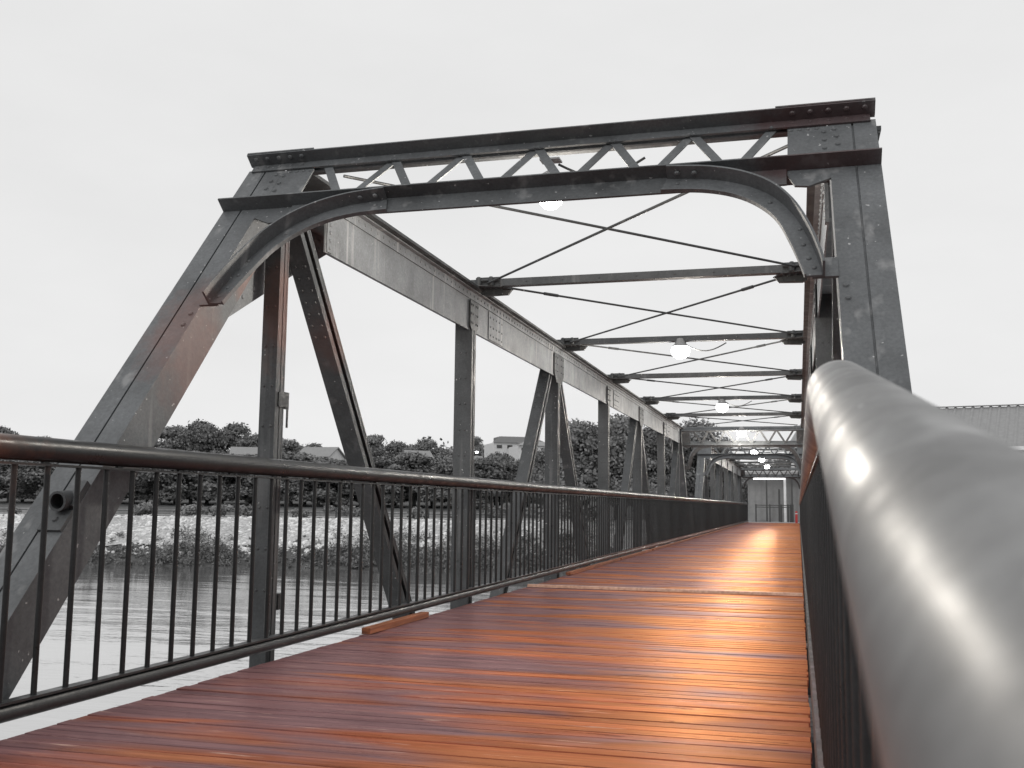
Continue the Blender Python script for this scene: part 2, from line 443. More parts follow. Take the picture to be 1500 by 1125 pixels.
                fin(m, "pipe_clamp", 1, 1, STEEL, o, smooth=True)
    # --- portals
    for sy_ in (1, -1):
        xl, xr = -3.70, .49; EX = V((1, 0, 0))
        m = MB()
        # top angle: upper leg standing out towards the traveller, other leg in the portal plane
        m.obox(PO, EX, PV, NRM, (xl, xr), (.566, .578), (.0, .10)); m.obox(PO, EX, PV, NRM, (xl+.03, xr-.03), (.49, .5655), (.001, .013))
        m.obox(PO, EX, PV, NRM, (xl, -3.19), (.5785, .592), (-.02, .104)); m.obox(PO, EX, PV, NRM, (-.09, xr), (.5785, .592), (-.02, .104))
        m.obox(PO, EX, PV, NRM, (-3.42, .21), (.566, .578), (-.10, -.02)); m.obox(PO, EX, PV, NRM, (-3.42, .21), (.49, .5655), (-.034, -.022))
        # bottom angle
        m.obox(PO, EX, PV, NRM, (xl, xr), (.022, .034), (.0, .10)); m.obox(PO, EX, PV, NRM, (-3.18, -.03), (-.135, .0215), (.001, .013))
        m.obox(PO, EX, PV, NRM, (-3.42, .21), (.022, .034), (-.10, -.002))
        for k in range(5):
            for x in (-3.64+k*.088, .43-k*.105):
                m.dome(PO+EX*x+PV*.5655+NRM*.06, -PV, .019)
                m.dome(PO+EX*x+PV*.53+NRM*.013, NRM, .014)
        pf = fin(m, "portal_frame", 1, sy_, PORTALM)
        # corner gussets
        for sx in (1, -1):
            m = MB()
            pts = [(-3.46, .488), (-3.19, .488), (-3.185, -.02), (-3.225, -.135), (-3.30, -.148), (-3.46, -.06)]
            m.prism([PO+EX*u+PV*v_-NRM*.001 for u, v_ in pts], -NRM*.012)
            for v_ in (.42, .33, .24, .15): m.dome(PO+EX*(-3.40)+PV*v_-NRM*.001, NRM, .017)
            for k in range(4): m.dome(PO+EX*(-3.36+k*.05)+PV*.465-NRM*.001, NRM, .014)
            fin(m, "corner_gusset", sx, sy_, ENDM, pf)
            # curved knee brace: one leg standing out along the curve, one in the plane
            outer = [(-2.50, .0), (-2.74, -.035), (-2.94, -.115), (-3.10, -.245), (-3.215, -.43), (-3.295, -.66), (-3.345, -.88), (-3.362, -1.0)]
            inner = [(-2.47, -.125), (-2.70, -.150), (-2.88, -.215), (-3.02, -.325), (-3.13, -.485), (-3.20, -.70), (-3.25, -.90), (-3.27, -1.0)]
            def cr(P, n=5):
                P = [V((a, b, 0)) for a, b in P]; out = []
                for i in range(len(P)-1):
                    p0, p1, p2, p3 = P[max(i-1, 0)], P[i], P[i+1], P[min(i+2, len(P)-1)]
                    for k in range(n):
                        t = k/n
                        out.append(.5*((2*p1)+(p2-p0)*t+(2*p0-5*p1+4*p2-p3)*t*t+(3*p1-p0-3*p2+p3)*t**3))
                return out+[P[-1]]
            A, B = cr(outer), cr(inner)
            m = MB()
            w3 = lambda c, h: PO+EX*c.x+PV*c.y+NRM*h
            def strip(P, Q, h0, h1):
                n = len(P); vs = []
                for c, d in zip(P, Q): vs += [w3(c, h0), w3(c, h1), w3(d, h1), w3(d, h0)]
                fs = []
                for i in range(n-1):
                    for k in range(4): fs.append((4*i+k, 4*i+(k+1) % 4, 4*i+4+(k+1) % 4, 4*i+4+k))
                fs += [(0, 1, 2, 3), (4*n-4, 4*n-3, 4*n-2, 4*n-1)]
                m.add(vs, fs)
            A2 = [a+(b-a).normalized()*.013 for a, b in zip(A, B)]
            strip(A, A2, .014, .115); strip([a+(b-a).normalized()*.0135 for a, b in zip(A, B)], B, .014, .026)
            B2 = [b+(b-a).normalized()*.010 for a, b in zip(A, B)]; strip([b+(b-a).normalized()*.0005 for a, b in zip(A, B)], B2, .010, .036)
            for (u, v_) in ((-2.56, -.018), (-2.66, -.028)): m.dome(w3(V((u, v_-.012, 0)), .07), -PV, .018)
            for (u, v_) in ((-2.56, -.075), (-3.245, -.60), (-3.26, -.74), (-3.285, -.86), (-3.31, -.94), (-3.09, -.33)): m.dome(w3(V((u, v_, 0)), .026), NRM, .015)
            # seat tying the foot to the post
            m.obox(PO, EX, PV, NRM, (-3.428, -3.30), (-.995, -.84), (-.002, .0125))
            fin(m, "knee_brace", sx, sy_, ENDM, pf)
        # single lacing
        apex = [-3.10, -2.60, -2.10, -1.60, -1.10, -.60, -.10]
        for i, a in enumerate(apex):
            for s_ in (-1, 1):
                if (i == 0 and s_ < 0) or (i == len(apex)-1 and s_ > 0): continue
                m = MB()
                h = -.008 if s_ < 0 else .0
                m.bar(PO+EX*a+PV*.53+NRM*(h-.006 if s_ < 0 else -.006), PO+EX*(a+s_*.245)+PV*.045+NRM*(h-.006 if s_ < 0 else -.006), EX, .058, .006)
                m.dome(PO+EX*(a+s_*.015)+PV*.50+NRM*.013, NRM, .012)
                fin(m, "lacing_bar", 1, sy_, ENDM, pf)
    # --- top struts and rods
    def hook(x, y): pass
    for j in range(1, NP):
        yj = Y1+PANEL*j - (.0 if 0 < j < NP else (-.25 if j == 0 else .25))
        m = MB()
        m.box(-3.62, .41, yj-.06, yj-.048, 3.372, 3.452); m.box(-3.62, .41, yj-.0475, yj+.045, 3.372, 3.383)
        m.box(-3.62, .41, yj-.0475, yj+.045, 3.44, 3.452)
        for k in range(9): m.dome((-3.2+k*.4, yj-.06, 3.41), (0, -1, 0), .010)
        o = m.build("top_strut", STEEL, root, base=base)
        for sx in (1, -1):
            m = MB()
            m.prism([(-3.70, yj-.16, 3.3625), (-3.36, yj-.16, 3.3625), (-3.08, yj-.06, 3.3625), (-3.00, yj+.14, 3.3625), (-3.10, yj+.30, 3.3625), (-3.36, yj+.46, 3.3625), (-3.70, yj+.46, 3.3625)], (0, 0, .009))
            m.box(-3.34, -3.10, yj-.075, yj-.061, 3.372, 3.47); m.box(-3.34, -3.10, yj+.0455, yj+.058, 3.30, 3.44)
            m.prism([(-3.30, yj+.06, 3.362), (-3.02, yj+.12, 3.362), (-3.06, yj+.12, 3.31), (-3.30, yj+.06, 3.29)], (0, .05, 0))
            for (dx, dy) in ((-3.33, -.10), (-3.19, -.10), (-3.30, .18), (-3.16, .20)):
                m.tube([(dx, yj+dy, 3.372), (dx, yj+dy, 3.455), (dx, yj+dy, 3.47)], [.032, .032, .018], 10)
            m.tube([(-3.34, yj-.10, 3.43), (-3.10, yj-.10, 3.43)], .014, 8)
            for a in range(4):
                for b_ in (-.10, .38): m.dome((-3.66+a*.09, yj+b_, 3.3715), (0, 0, 1), .016)
                for b_ in (0., .12, .24): m.dome((-3.29+a*.06, yj+b_, 3.3625), (0, 0, -1), .017)
            fin(m, "strut_plate", sx, 1, STEELD, o)
    for j in range(NP):
        ya = Y1+PANEL*j+(.25 if j == 0 else 0)+.12; yb = Y1+PANEL*(j+1)-(.25 if j == NP-1 else 0)-.12
        for (xa, xb, zz) in ((-3.22, .01, 3.418), (.01, -3.22, 3.392)):
            m = MB(); m.tube([(xa, ya, zz), (xb, yb, zz)], .0125, 8)
            d = (V((xb, yb, zz))-V((xa, ya, zz))).normalized(); c = V((xa, ya, zz))+d*.7
            m.tube([c, c+d*.2], .019, 6)
            m.build("brace_rod", STEELD, root, base=base)
    # --- floor: cross beams, stringers
    for j in range(-1, NP+2):
        yj = Y1+PANEL*j; m = MB()
        yj = min(max(yj, 2.45), Y7+PANEL-.2)
        m.box(-3.40, .19, yj-.075, yj+.075, -.36, -.345); m.box(-3.40, .19, yj-.006, yj+.006, -.80, -.361); m.box(-3.40, .19, yj-.075, yj+.075, -.815, -.8005)
        m.build("floor_beam", STEELD, root, base=base)
    for x in (-2.9, -2.05, -1.2, -.3):
        m = MB(); m.box(x-.06, x+.06, 2.3, Y7+PANEL, -.062, -.05); m.box(x-.005, x+.005, 2.3, Y7+PANEL, -.33, -.0625); m.box(x-.06, x+.06, 2.3, Y7+PANEL, -.343, -.3305)
        m.build("floor_stringer", STEELD, root, base=base)
    return root
span = make_span()
SPAN_DY = 33.9
far = copy_tree(span); far.location.y += SPAN_DY
far['label'] = "far truss span beyond the first one, ending at the grey shed"

# ------------------------------------------------------------------ deck
YD0, YD1 = 2.0, Y7+PANEL+SPAN_DY+.2
m = MB(); y = YD0
while y < YD1:
    w = .100+random.uniform(-.004, .004); l = -3.222+random.uniform(-.001, .001); dz = random.uniform(-.0025, .0025); t = random.uniform(-.0012, .0012)
    r_ = .03+random.uniform(-.006, .006)
    vs = [(l, y, dz-.045), (r_, y, dz-.045), (l, y+w, dz-.045), (r_, y+w, dz-.045), (l, y+.004, dz+t), (r_, y+.004, dz-t), (l, y+w-.004, dz+t), (r_, y+w-.004, dz-t),
          (l, y, dz-.006), (r_, y, dz-.006), (l, y+w, dz-.006), (r_, y+w, dz-.006)]
    m.add(vs, [(0, 2, 3, 1), (4, 5, 7, 6), (0, 1, 9, 8), (8, 9, 5, 4), (2, 10, 11, 3), (10, 6, 7, 11), (0, 8, 4, 6, 10, 2), (1, 3, 11, 7, 5, 9)])
    y += w+.003
deck = m.build("deck", DECK); tag(deck, kind='structure')
m = MB(); m.prism([(-3.205, 12.30, .0045), (-3.205, 12.315, .034), (-3.205, 12.40, .034), (-3.205, 12.44, .0045)], (3.225, 0, 0))
m.build("threshold_strip", STRIP, deck)
m = MB()
m.box(-3.235, -3.165, 7.42, 8.72, .005, .05); m.build("curb_board", CURB, deck)
for a, b_ in ((14.6, 18.9), (19.05, 23.2), (23.4, 27.5), (27.6, 33.0), (33.2, 40.0), (40.2, 48), (48.2, 56), (56.2, 64), (64.2, 69)):
    m = MB(); m.box(-3.235, -3.165, a, b_, .005, .045); m.build("curb_board", CURB, deck)
# approach ramp the camera stands on
RS = .166; YK = 2.0
m = MB(); y = -6
while y < YK-.05:
    w = min(.138, YK-.004-y)
    m.prism([(-3.22, y, (y-YK)*RS), (-3.22, y+w, (y+w-YK)*RS), (-3.22, y+w, (y+w-YK)*RS-.045), (-3.22, y, (y-YK)*RS-.045)], (3.25, 0, 0)); y += .144
tag(m.build("ramp", DECK), kind='structure')

# ------------------------------------------------------------------ railings
def make_railing(x, label, near):
    root = empty("railing", (x, YK, 0)); tag(root, label, "railing", "footbridge railings")
    zr = 1.222; r = .056; y0 = -2.0
    m = MB(); rise = lambda y: (min(y, YK)-YK)*RS
    ys = [y0+.25*k for k in range(int((YK-.25-y0)/.25)+1)]
    path = [(x, yy, zr+rise(yy)) for yy in ys]
    # eased bend where ramp meets bridge
    for k in range(0, 11):
        t = k/10; yy = YK-.12+.24*t; z = zr+RS*.12*(-(1-t)**2)
        path.append((x, yy, z))
    path = [p for i, p in enumerate(path) if i == 0 or p[1] > path[i-1][1]+.005]
    path += [(x, yy, zr) for yy in np.linspace(YK+.6, YD1+1.0, 60)]
    m.tube(path, r, 40 if near else 28)
    h = m.build("handrail", NEARM if near else RAILM, root, smooth=True)
    m = MB()
    m.box(x-.022, x+.022, YK, YD1+1, 1.1475, 1.158); m.prism([(x-.022, YK, 1.1475), (x-.022, YK, 1.158), (x-.022, y0, 1.158+rise(y0)), (x-.022, y0, 1.1475+rise(y0))], (.044, 0, 0))
    for k in range(140):
        yy = y0+.1+k*.53
        m.box(x-.008, x+.008, yy-.02, yy+.02, 1.157+rise(yy), 1.172+rise(yy))
    m.build("top_flat", RAILM, root)
    m = MB()
    m.box(x-.03, x+.03, YK, YD1+1, .128, .139); m.prism([(x-.03, YK, .128), (x-.03, YK, .139), (x-.03, y0, .139+rise(y0)), (x-.03, y0, .128+rise(y0))], (.06, 0, 0))
    m.tube([(x, y0, .088+rise(y0)), (x, YK, .088), (x, YD1+1, .088)], .036, 16)
    m.build("base_rail", REDRAIL, root, smooth=True)
    # balusters
    me = None; ysb = []; yy = 3.743-.2075*28
    while yy < YD1+.8: ysb.append(yy); yy += .2075
    seen = [v for v in ysb if v > (3.4 if not near else .2)]
    first = seen[:100]
    def one(mb, yy, lx, ly): mb.tube([(x-lx, yy-ly, .139+rise(yy)), (x-lx, yy-ly, 1.148+rise(yy))], .0138, 10, cap=False)
    for yy in first:
        mb = MB(); mb.tube([(x, yy, .139), (x, yy, 1.148)], .0138, 10, cap=False)
        if me is None:
            o = mb.build("baluster", RAILM, root, base=(x, yy, 0), smooth=True); me = o.data
        else:
            o = bpy.data.objects.new("baluster", me); COL.objects.link(o); o.parent = root
        o.location = (0, yy-YK, rise(yy))
    mb = MB()
    for yy in ysb:
        if yy not in first: one(mb, yy, 0, 0)
    o = mb.build("balusters", RAILM, root, smooth=True); tag(o, kind='stuff')
    # stubs back to the truss posts
    sgn = -1 if not near else 1
    for j in range(8):
        for off in (0, SPAN_DY):
            if j == 7: continue
            mb = MB(); yj = Y1+PANEL*j+off
            mb.box(min(x, x+sgn*.21), max(x, x+sgn*.21), yj-.02, yj+.02, .06, .10)
            mb.build("rail_bracket", STEELD, root)
    return root
make_railing(-3.285, "long railing of thin balusters along the river side, left of the boards", False)
make_railing(.075, "railing close beside the viewer on the right with wide worn pipe handrail", True)

# ------------------------------------------------------------------ bridge lamps
def make_lamp(y, z, label, w, gs=1.0):
    root = empty("lamp", (XC, y, z)); tag(root, label, "lamp", "lamps hanging along the bridge centre line")
    zs = 3.372-z
    m = MB()
    m.tube([(XC, y, z+zs), (XC, y, z+.16)], .013, 8)
    m.box(XC-.07, XC+.07, y-.05, y+.05, z+zs-.012, z+zs)
    m.build("lamp_stem", LAMPM, root, smooth=True)
    m = MB(); m.tube([(XC+.05+.06*k, y+.02, z+zs-.03-.11*math.sin(math.pi*k/10)) for k in range(11)], .009, 6); m.build("lamp_cable", STEELD, root, smooth=True)
    m = MB(); n = 20
    prof = [(.03, .19), (.075, .16), (.085, .09), (.12, .06), (.122, .045), (.10, .047)]
    vs = [(XC+r*math.cos(2*math.pi*k/n), y+r*math.sin(2*math.pi*k/n), z+h) for r, h in prof for k in range(n)]
    fs = [(i*n+k, i*n+(k+1) % n, (i+1)*n+(k+1) % n, (i+1)*n+k) for i in range(len(prof)-1) for k in range(n)]+[tuple(range(n))]
    m.add(vs, fs); m.build("lamp_housing", LAMPM, root, smooth=True)
    m = MB(); prof = [(.112, .045), (.135, .0), (.118, -.07), (.065, -.115), (.004, -.128)]
    vs = [(XC+gs*r*math.cos(2*math.pi*k/n), y+gs*r*math.sin(2*math.pi*k/n), z+h*gs) for r, h in prof for k in range(n)]
    fs = [(i*n+k, i*n+(k+1) % n, (i+1)*n+(k+1) % n, (i+1)*n+k) for i in range(len(prof)-1) for k in range(n)]+[tuple(range(n))]
    m.add(vs, fs); b = m.build("lamp_globe", BULB, root, smooth=True); b.visible_shadow = True
    l = bpy.data.lights.new("lamp_light", 'POINT'); l.energy = w; l.shadow_soft_size = .11; l.color = (1, .93, .83)
    lo = bpy.data.objects.new("lamp_light", l); COL.objects.link(lo); lo.parent = root; lo.location = (0, 0, -.22)
    return root
LW = 150
for y, z, lab in ((Y1+.25, 3.10, "first lamp, tucked behind the lattice of the near portal"),
                  (Y1+2*PANEL, 3.25, "brightest lit lamp, in clear sky under the third cross strut"),
                  (Y1+4*PANEL, 3.22, "lit lamp against sky under the fifth strut of the near span"),
                  (Y7-.2, 3.2, "lit lamp hanging at the far portal of the near span"),
                  (Y1+SPAN_DY+.25, 3.12, "lit lamp at the entry portal of the far span"),
                  (Y1+2*PANEL+SPAN_DY, 3.2, "lit lamp one panel group inside the far span, before the trees"),
                  (Y1+4*PANEL+SPAN_DY, 3.2, "smallest and deepest lit lamp inside the far span")):
    make_lamp(y, z, lab, LW, .62 if y < 8 else 1.0)

# ------------------------------------------------------------------ terrain and river
ZW = -4.0
def sm(a, b, x): t = min(1, max(0, (x-a)/(b-a))); return t*t*(3-2*t)
def bank(s): return 80-11.5*sm(4, 16, s)+.9*math.sin(s*.21)+.5*math.sin(s*.57+1)
def ground_z(s, t):
    q = t-bank(s)
    zt = -.42+.37*sm(4, 15, s)
    # underwater / lower bank / stone slope / top
    if q < -2: z = -5.6
    elif q < 0: z = -5.6+1.6*(q+2)/2
    elif q < 1.8: z = -4.0+.9*q/1.8
    elif q < 6.2: z = -3.1+(zt+3.1)*((q-1.8)/4.4)
    else: z = zt
    z += 7*sm(105, 300, t)+30*sm(300, 1500, t)
    # near shore behind the viewer
    P = st(s, t); 
    z = max(z, -5.6+5.0*sm(3.0, -5, P.y)) if P.y < 4 else z
    return z
ss = sorted(set([-1500, -900, -500, -300, -200, -150]+list(range(-120, 61, 2))+[80, 110, 160, 250, 400, 800, 1500]))
ts = sorted(set([-400, -150, -60, -30, -15, -10, -6, -3, 0, 3, 6, 10, 20, 40, 60]+[64+.6*k for k in range(60)]+[102, 106, 112, 120, 130, 145, 165, 190, 220, 260, 300, 400, 600, 900, 1500, 2500]))
gv = [tuple(st(s, t, ground_z(s, t)+(.06*math.sin(s*1.7+t*2.3)+.05*math.sin(s*.9-t*1.3))*(1 if 60 < t < 150 else 0))) for t in ts for s in ss]
n = len(ss); gf = [(j*n+i, j*n+i+1, (j+1)*n+i+1, (j+1)*n+i) for j in range(len(ts)-1) for i in range(n-1)]
m = MB(); m.add(gv, gf); g = m.build("ground", GRASSM, smooth=True); tag(g, kind='structure')
m = MB(); m.add([st(-1600, -420, ZW), st(1600, -420, ZW), st(1600, 130, ZW), st(-1600, 130, ZW)], [(0, 1, 2, 3)])
tag(m.build("river", WATER), kind='structure')
# pale gravel bed under the armour stones
m = MB(); qs = [2.6, 3.4, 4.2, 5.0, 5.8, 6.5]; sl_ = [-130+2*k for k in range(72)]
for i, s in enumerate(sl_):
    for q in qs:
        q2 = q+.25*math.sin(s*1.3+q)*(1 if q in (2.6, 6.5) else 0); t = bank(s)+q2; m.v.append(tuple(st(s, t, ground_z(s, t)+.13)))
for i in range(len(sl_)-1):
    for k in range(5): a = i*6+k; m.f.append((a, a+6, a+7, a+1))
tag(m.build("gravel_bank", rough_mat("pale_gravel", g3(.30), g3(.62), 5, .9)), kind='structure')
# waterfront path on top of the bank
m = MB(); pv = []; pf_ = []
px_ = [-130+2*k for k in range(85)]
for i, s in enumerate(px_):
    for q in (10.0, 13.5):
        t = bank(s)+q; pv.append(st(s, t, ground_z(s, t)+.14))
for i in range(len(px_)-1): pf_.append((2*i, 2*i+2, 2*i+3, 2*i+1))
m.add(pv, pf_); tag(m.build("path", PATHM), kind='structure')
# apron at the end of the bridge
m = MB(); m.box(-9, 9, YD1+.02, YD1+14, -.30, -.012); tag(m.build("pavement", CONC), kind='structure')

# piers
def pier(y, label, x0=-4.1, x1=.9):
    root = empty("bridge_pier", (XC, y, ZW)); tag(root, label, "pier", "concrete piers carrying the spans")
    m = MB(); m.prism([(x0+.3, y-.6, -6), (x1-.3, y-.6, -6), (x1+.15, y, -6), (x1-.3, y+.6, -6), (x0+.3, y+.6, -6), (x0-.15, y, -6)], (0, 0, 3.45)); m.build("pier_shaft", CONC, root)
    m = MB(); m.box(x0-.1, x1+.1, y-.75, y+.75, -2.549, -2.22); m.build("pier_cap", CONC, root)
pier(Y7+PANEL-.0+.0, "pale concrete pier in the river where the two spans meet")
m = MB(); m.box(-5.2, 2.0, -4.5, 1.7, -6, -2.22); m.box(-5.2, 2.0, -4.5, 1.2, -2.22, -1.2)
tag(m.build("abutment", CONC), "concrete abutment under the near end of the bridge", "abutment")
m = MB(); m.box(-5.2, 2.0, YD1-1.0, YD1+3, -6, -2.22); m.box(-5.2, 2.0, YD1+.1, YD1+3, -2.22, -.31)
tag(m.build("abutment", CONC), "concrete abutment under the far end of the bridge", "abutment")

# ------------------------------------------------------------------ riprap stones
def stones():
    base = [V(p) for p in ((1, 0, 0), (-1, 0, 0), (0, 1, 0), (0, -1, 0), (0, 0, 1), (0, 0, -1))]
    faces = [(0, 2, 4), (2, 1, 4), (1, 3, 4), (3, 0, 4), (2, 0, 5), (1, 2, 5), (3, 1, 5), (0, 3, 5)]
    bm = bmesh.new(); bmesh.ops.create_icosphere(bm, subdivisions=1, radius=1)
    iv = [v.co.copy() for v in bm.verts]; ifs = [tuple(v.index for v in f.verts) for f in bm.faces]; bm.free()
    m = MB()
    for k in range(14000):
        s = random.uniform(-78, 9); q = 1.4+4.9*random.random()
        if s > -6 and random.random() < .5: continue
        t = bank(s)+q
        if random.random() < max(0, min(1, (3.6-q)/2.0))*.75: continue
        r = random.choice((.08, .11, .15, .22)); z = ground_z(s, t)
        sx, sy_, sz = r*random.uniform(.8, 1.5), r*random.uniform(.7, 1.2), r*random.uniform(.45, .8)
        rot = Matrix.Rotation(random.uniform(0, 6.28), 3, 'Z') @ Matrix.Rotation(random.uniform(-.5, .5), 3, 'X')
        c = st(s, t, z+.05)
        m.add([c+rot @ V((v.x*sx*random.uniform(.8, 1.15), v.y*sy_*random.uniform(.8, 1.15), v.z*sz*random.uniform(.8, 1.15))) for v in iv], ifs)
    o = m.build("riprap_stones", STONE); tag(o, "pale broken stones armouring the far river bank", None, None, 'stuff'); return o
stones()

# ------------------------------------------------------------------ vegetation
def cards(P, N, size, aspect=.6, droop=0.):
    """leaf quads at P; returns verts, faces"""
    n = len(P)
    d = rng.normal(size=(n, 3)); d /= np.linalg.norm(d, axis=1)[:, None]
    a = np.cross(N+rng.normal(size=(n, 3))*.7, d); a /= np.linalg.norm(a, axis=1)[:, None]+1e-9
    nn = N+rng.normal(size=(n, 3))*.6; nn /= np.linalg.norm(nn, axis=1)[:, None]+1e-9
    b = np.cross(nn, a); b /= np.linalg.norm(b, axis=1)[:, None]+1e-9
    s = size*rng.uniform(.55, 1.35, size=(n, 1))
    # six-sided leaf clump outline
    v = np.stack([P-a*s, P-a*s*.35+b*s*aspect, P+a*s*.45+b*s*aspect*.8, P+a*s*1.05, P+a*s*.3-b*s*aspect, P-a*s*.5-b*s*aspect*.75], 1).reshape(-1, 3)
    f = np.arange(n*6).reshape(n, 6)
    return v, f
def fast_mesh(name, v, f, mat):
    me = bpy.data.meshes.new(name); k = f.shape[1]
    me.vertices.add(len(v)); me.vertices.foreach_set('co', v.astype(np.float32).ravel())
    me.loops.add(f.size); me.loops.foreach_set('vertex_index', f.astype(np.int32).ravel())
    me.polygons.add(len(f)); me.polygons.foreach_set('loop_start', (np.arange(len(f))*k).astype(np.int32))
    me.update(calc_edges=True); me.validate(); me.materials.append(mat); return me
def crown_pts(count, lobes):
    vol = np.array([l[3]**2 for l in lobes]); pick = rng.choice(len(lobes), size=count, p=vol/vol.sum())
    L = np.array(lobes)[pick]
    d = rng.normal(size=(count, 3)); d /= np.linalg.norm(d, axis=1)[:, None]
    d[:, 2] = np.where(d[:, 2] < -.35, -d[:, 2]*.6, d[:, 2])
    rad = L[:, 3:4]*(1-.55*rng.random((count, 1))**2.2)*(1+.12*rng.normal(size=(count, 1)))
    P = L[:, :3]+d*rad*np.array([1, 1, .78])
    return P, d
def tree_kind(name, leaves, leaf, mat, wide=.42, low=.22, nl=14):
    """returns (crown mesh, trunk mesh) of a tree one unit tall"""
    lobes = []
    for k in range(nl):
        a = random.uniform(0, 6.28); h = random.uniform(low+.12, .86)
        rr = wide*math.sin(math.pi*min(1, max(.08, (h-low+.12)/(1.02-low)*.86+.08)))**.8
        q = rr*random.uniform(.25, .85); lobes.append((q*math.cos(a), q*math.sin(a), h, random.uniform(.10, .19)))
    lobes += [(random.uniform(-.06, .06), random.uniform(-.06, .06), .84, .14), (0, 0, .6, .2)]
    P, N = crown_pts(leaves, lobes)
    v, f = cards(P, N, leaf)
    crown = fast_mesh(name+"_crown", v, f, mat)
    m = MB(); m.tube([(0, 0, -.06), (0, 0, .02), (.01, 0, .2), (-.01, .01, .45), (.01, 0, .7), (0, 0, .85)], [.034, .026, .021, .016, .009, .004], 8)
    for l in lobes[:nl]:
        z0 = random.uniform(.2, .5); e = V(l[:3]); mid = (V((0, 0, z0))*.5+e*.5)+V((0, 0, -.03))
        m.tube([(0, 0, z0), mid, e], [.011, .007, .003], 5)
    o = m.build(name+"_trunk", BARK); me = o.data; bpy.data.objects.remove(o)
    return crown, me
KINDS = [tree_kind("k%d" % i, *a) for i, a in enumerate((
    (8500, .020, LEAF_D, .44, .10, 17), (8000, .020, LEAF_M, .40, .14, 16), (7000, .019, LEAF_M, .33, .2, 12),
    (7500, .020, LEAF_L, .46, .16, 15), (15000, .0135, LEAF_D, .46, .03, 28), (15000, .0135, LEAF_M, .42, .05, 28), (8000, .021, LEAF_D, .50, -.06, 20)))]
def tree(pos, h, k, rz, label, name="broadleaf_tree", group=None, wide=1.0):
    o = empty(name, pos); tag(o, label, "tree", group); o.rotation_euler.z = rz; o.scale = (h*wide, h*wide, h)
    for nm, me in zip(("crown", "trunk"), KINDS[k]):
        c = bpy.data.objects.new(nm, me); COL.objects.link(c); c.parent = o
    return o
def tree_at(px, py, t, k, label, wide=1.0, group=None, sink=0):
    p = at(px, t); s = p.dot(RH); z0 = ground_z(s, t)-sink
    h = ztop(py, px, t)-z0
    return tree(V((p.x, p.y, z0)), h/.97, k, random.uniform(0, 6.28), label, group=group, wide=wide)
TL = [  # (photo column, top row, distance, kind, width, label)
    (8, 626, 224, 0, .95, "round dark tree at the far left edge above the handrail"),
    (75, 640, 245, 1, 1.2, "low broad tree behind the top of the left end post's foot"),
    (255, 624, 218, 1, 1.0, "mid grey tree just right of the slanting left end post"),
    (300, 617, 213, 0, 1.0, "tallest dark rounded tree of the clump right of the left end post"),
    (345, 620, 217, 0, 1.0, "dark rounded tree in the clump just left of the first upright"),
    (378, 634, 227, 2, .9, "narrow tree half hidden by the first upright"),
    (425, 643, 210, 3, 1.2, "paler bushy tree just right of the first upright"),
    (468, 650, 236, 1, 1.3, "low tree left of the first long diagonal"),
    (545, 637, 262, 1, 1.0, "tree showing over the handrail right of the first long diagonal"),
    (585, 648, 196, 0, 1.2, "broad dark tree between the first diagonal and second upright"),
    (622, 641, 262, 2, 1.1, "taller tree behind the broad dark ones, midway to the second upright"),
    (648, 657, 196, 0, 1.2, "dark tree just left of the second upright"),
    (692, 640, 262, 1, .9, "rounded tree just right of the second upright"),
    (735, 664, 152, 0, 1.2, "dark spreading tree below the white apartment block"),
    (775, 668, 145, 4, 1.1, "dark layered tree below right of the white apartment block"),
    (815, 650, 137, 4, 1.0, "dark tree just right of the triple post frame"),
    (858, 615, 84, 4, 1.15, "large leafy tree left of the fourth upright by the bridge end"),
    (905, 612, 86, 5, 1.05, "large leafy tree behind the second pair of meeting diagonals"),
    (955, 622, 88, 4, 1.0, "leafy tree behind the far end of the near top chord"),
    (1012, 618, 90, 5, 1.05, "leafy tree spreading over the far portal of the near span"),
    (1052, 640, 88, 4, .75, "leafy tree beside the far span's uprights"),
    (1088, 690, 80, 5, .9, "small tree beside the grey shed at the end of the bridge"),
]
for px, py, t, k, w, lab in TL: tree_at(px, py, t, k, lab, w)
# dark understorey trees along the waterfront
US = [(20, 671, 147), (62, 672, 144), (110, 671, 148), (150, 678, 145), (200, 665, 147), (240, 668, 144), (285, 662, 147), (330, 666, 145), (372, 667, 148), (430, 664, 146), (470, 671, 144), (510, 676, 147), (555, 670, 145), (610, 664, 147), (660, 669, 144), (705, 673, 142)]
US += [(40, 674, 150), (88, 676, 152), (130, 674, 150), (175, 676, 152), (222, 672, 151), (262, 672, 150), (308, 668, 152), (352, 670, 151), (402, 668, 150), (450, 674, 152), (490, 674, 150), (532, 672, 151), (582, 670, 152), (636, 672, 150), (682, 680, 152), (728, 676, 150), (760, 676, 146), (790, 674, 148)]
for i, (px, py, t) in enumerate(US):
    tree_at(px, py, t, 6, "dark low tree in the row along the far bank path", 1.5, "low trees along the far bank", .3)
# distant wooded hillside
def wood_mass():
    P = []; N = []
    for k in range(340):
        s = random.uniform(-220, 110); t = random.uniform(270, 420)
        h = random.uniform(6, 11); r = random.uniform(4, 7)
        z = ground_z(s, t)
        lob = [(*st(s+random.uniform(-2, 2), t+random.uniform(-2, 2), z+h*random.uniform(.35, .8)), r*random.uniform(.5, .9)) for _ in range(5)]
        p, n_ = crown_pts(420, lob); P.append(p); N.append(n_)
    v, f = cards(np.concatenate(P), np.concatenate(N), .60)
    o = bpy.data.objects.new("distant_woods", fast_mesh("distant_woods", v, f, LEAF_M)); COL.objects.link(o)
    tag(o, "wooded hillside far behind the waterfront", None, None, 'stuff')
wood_mass()
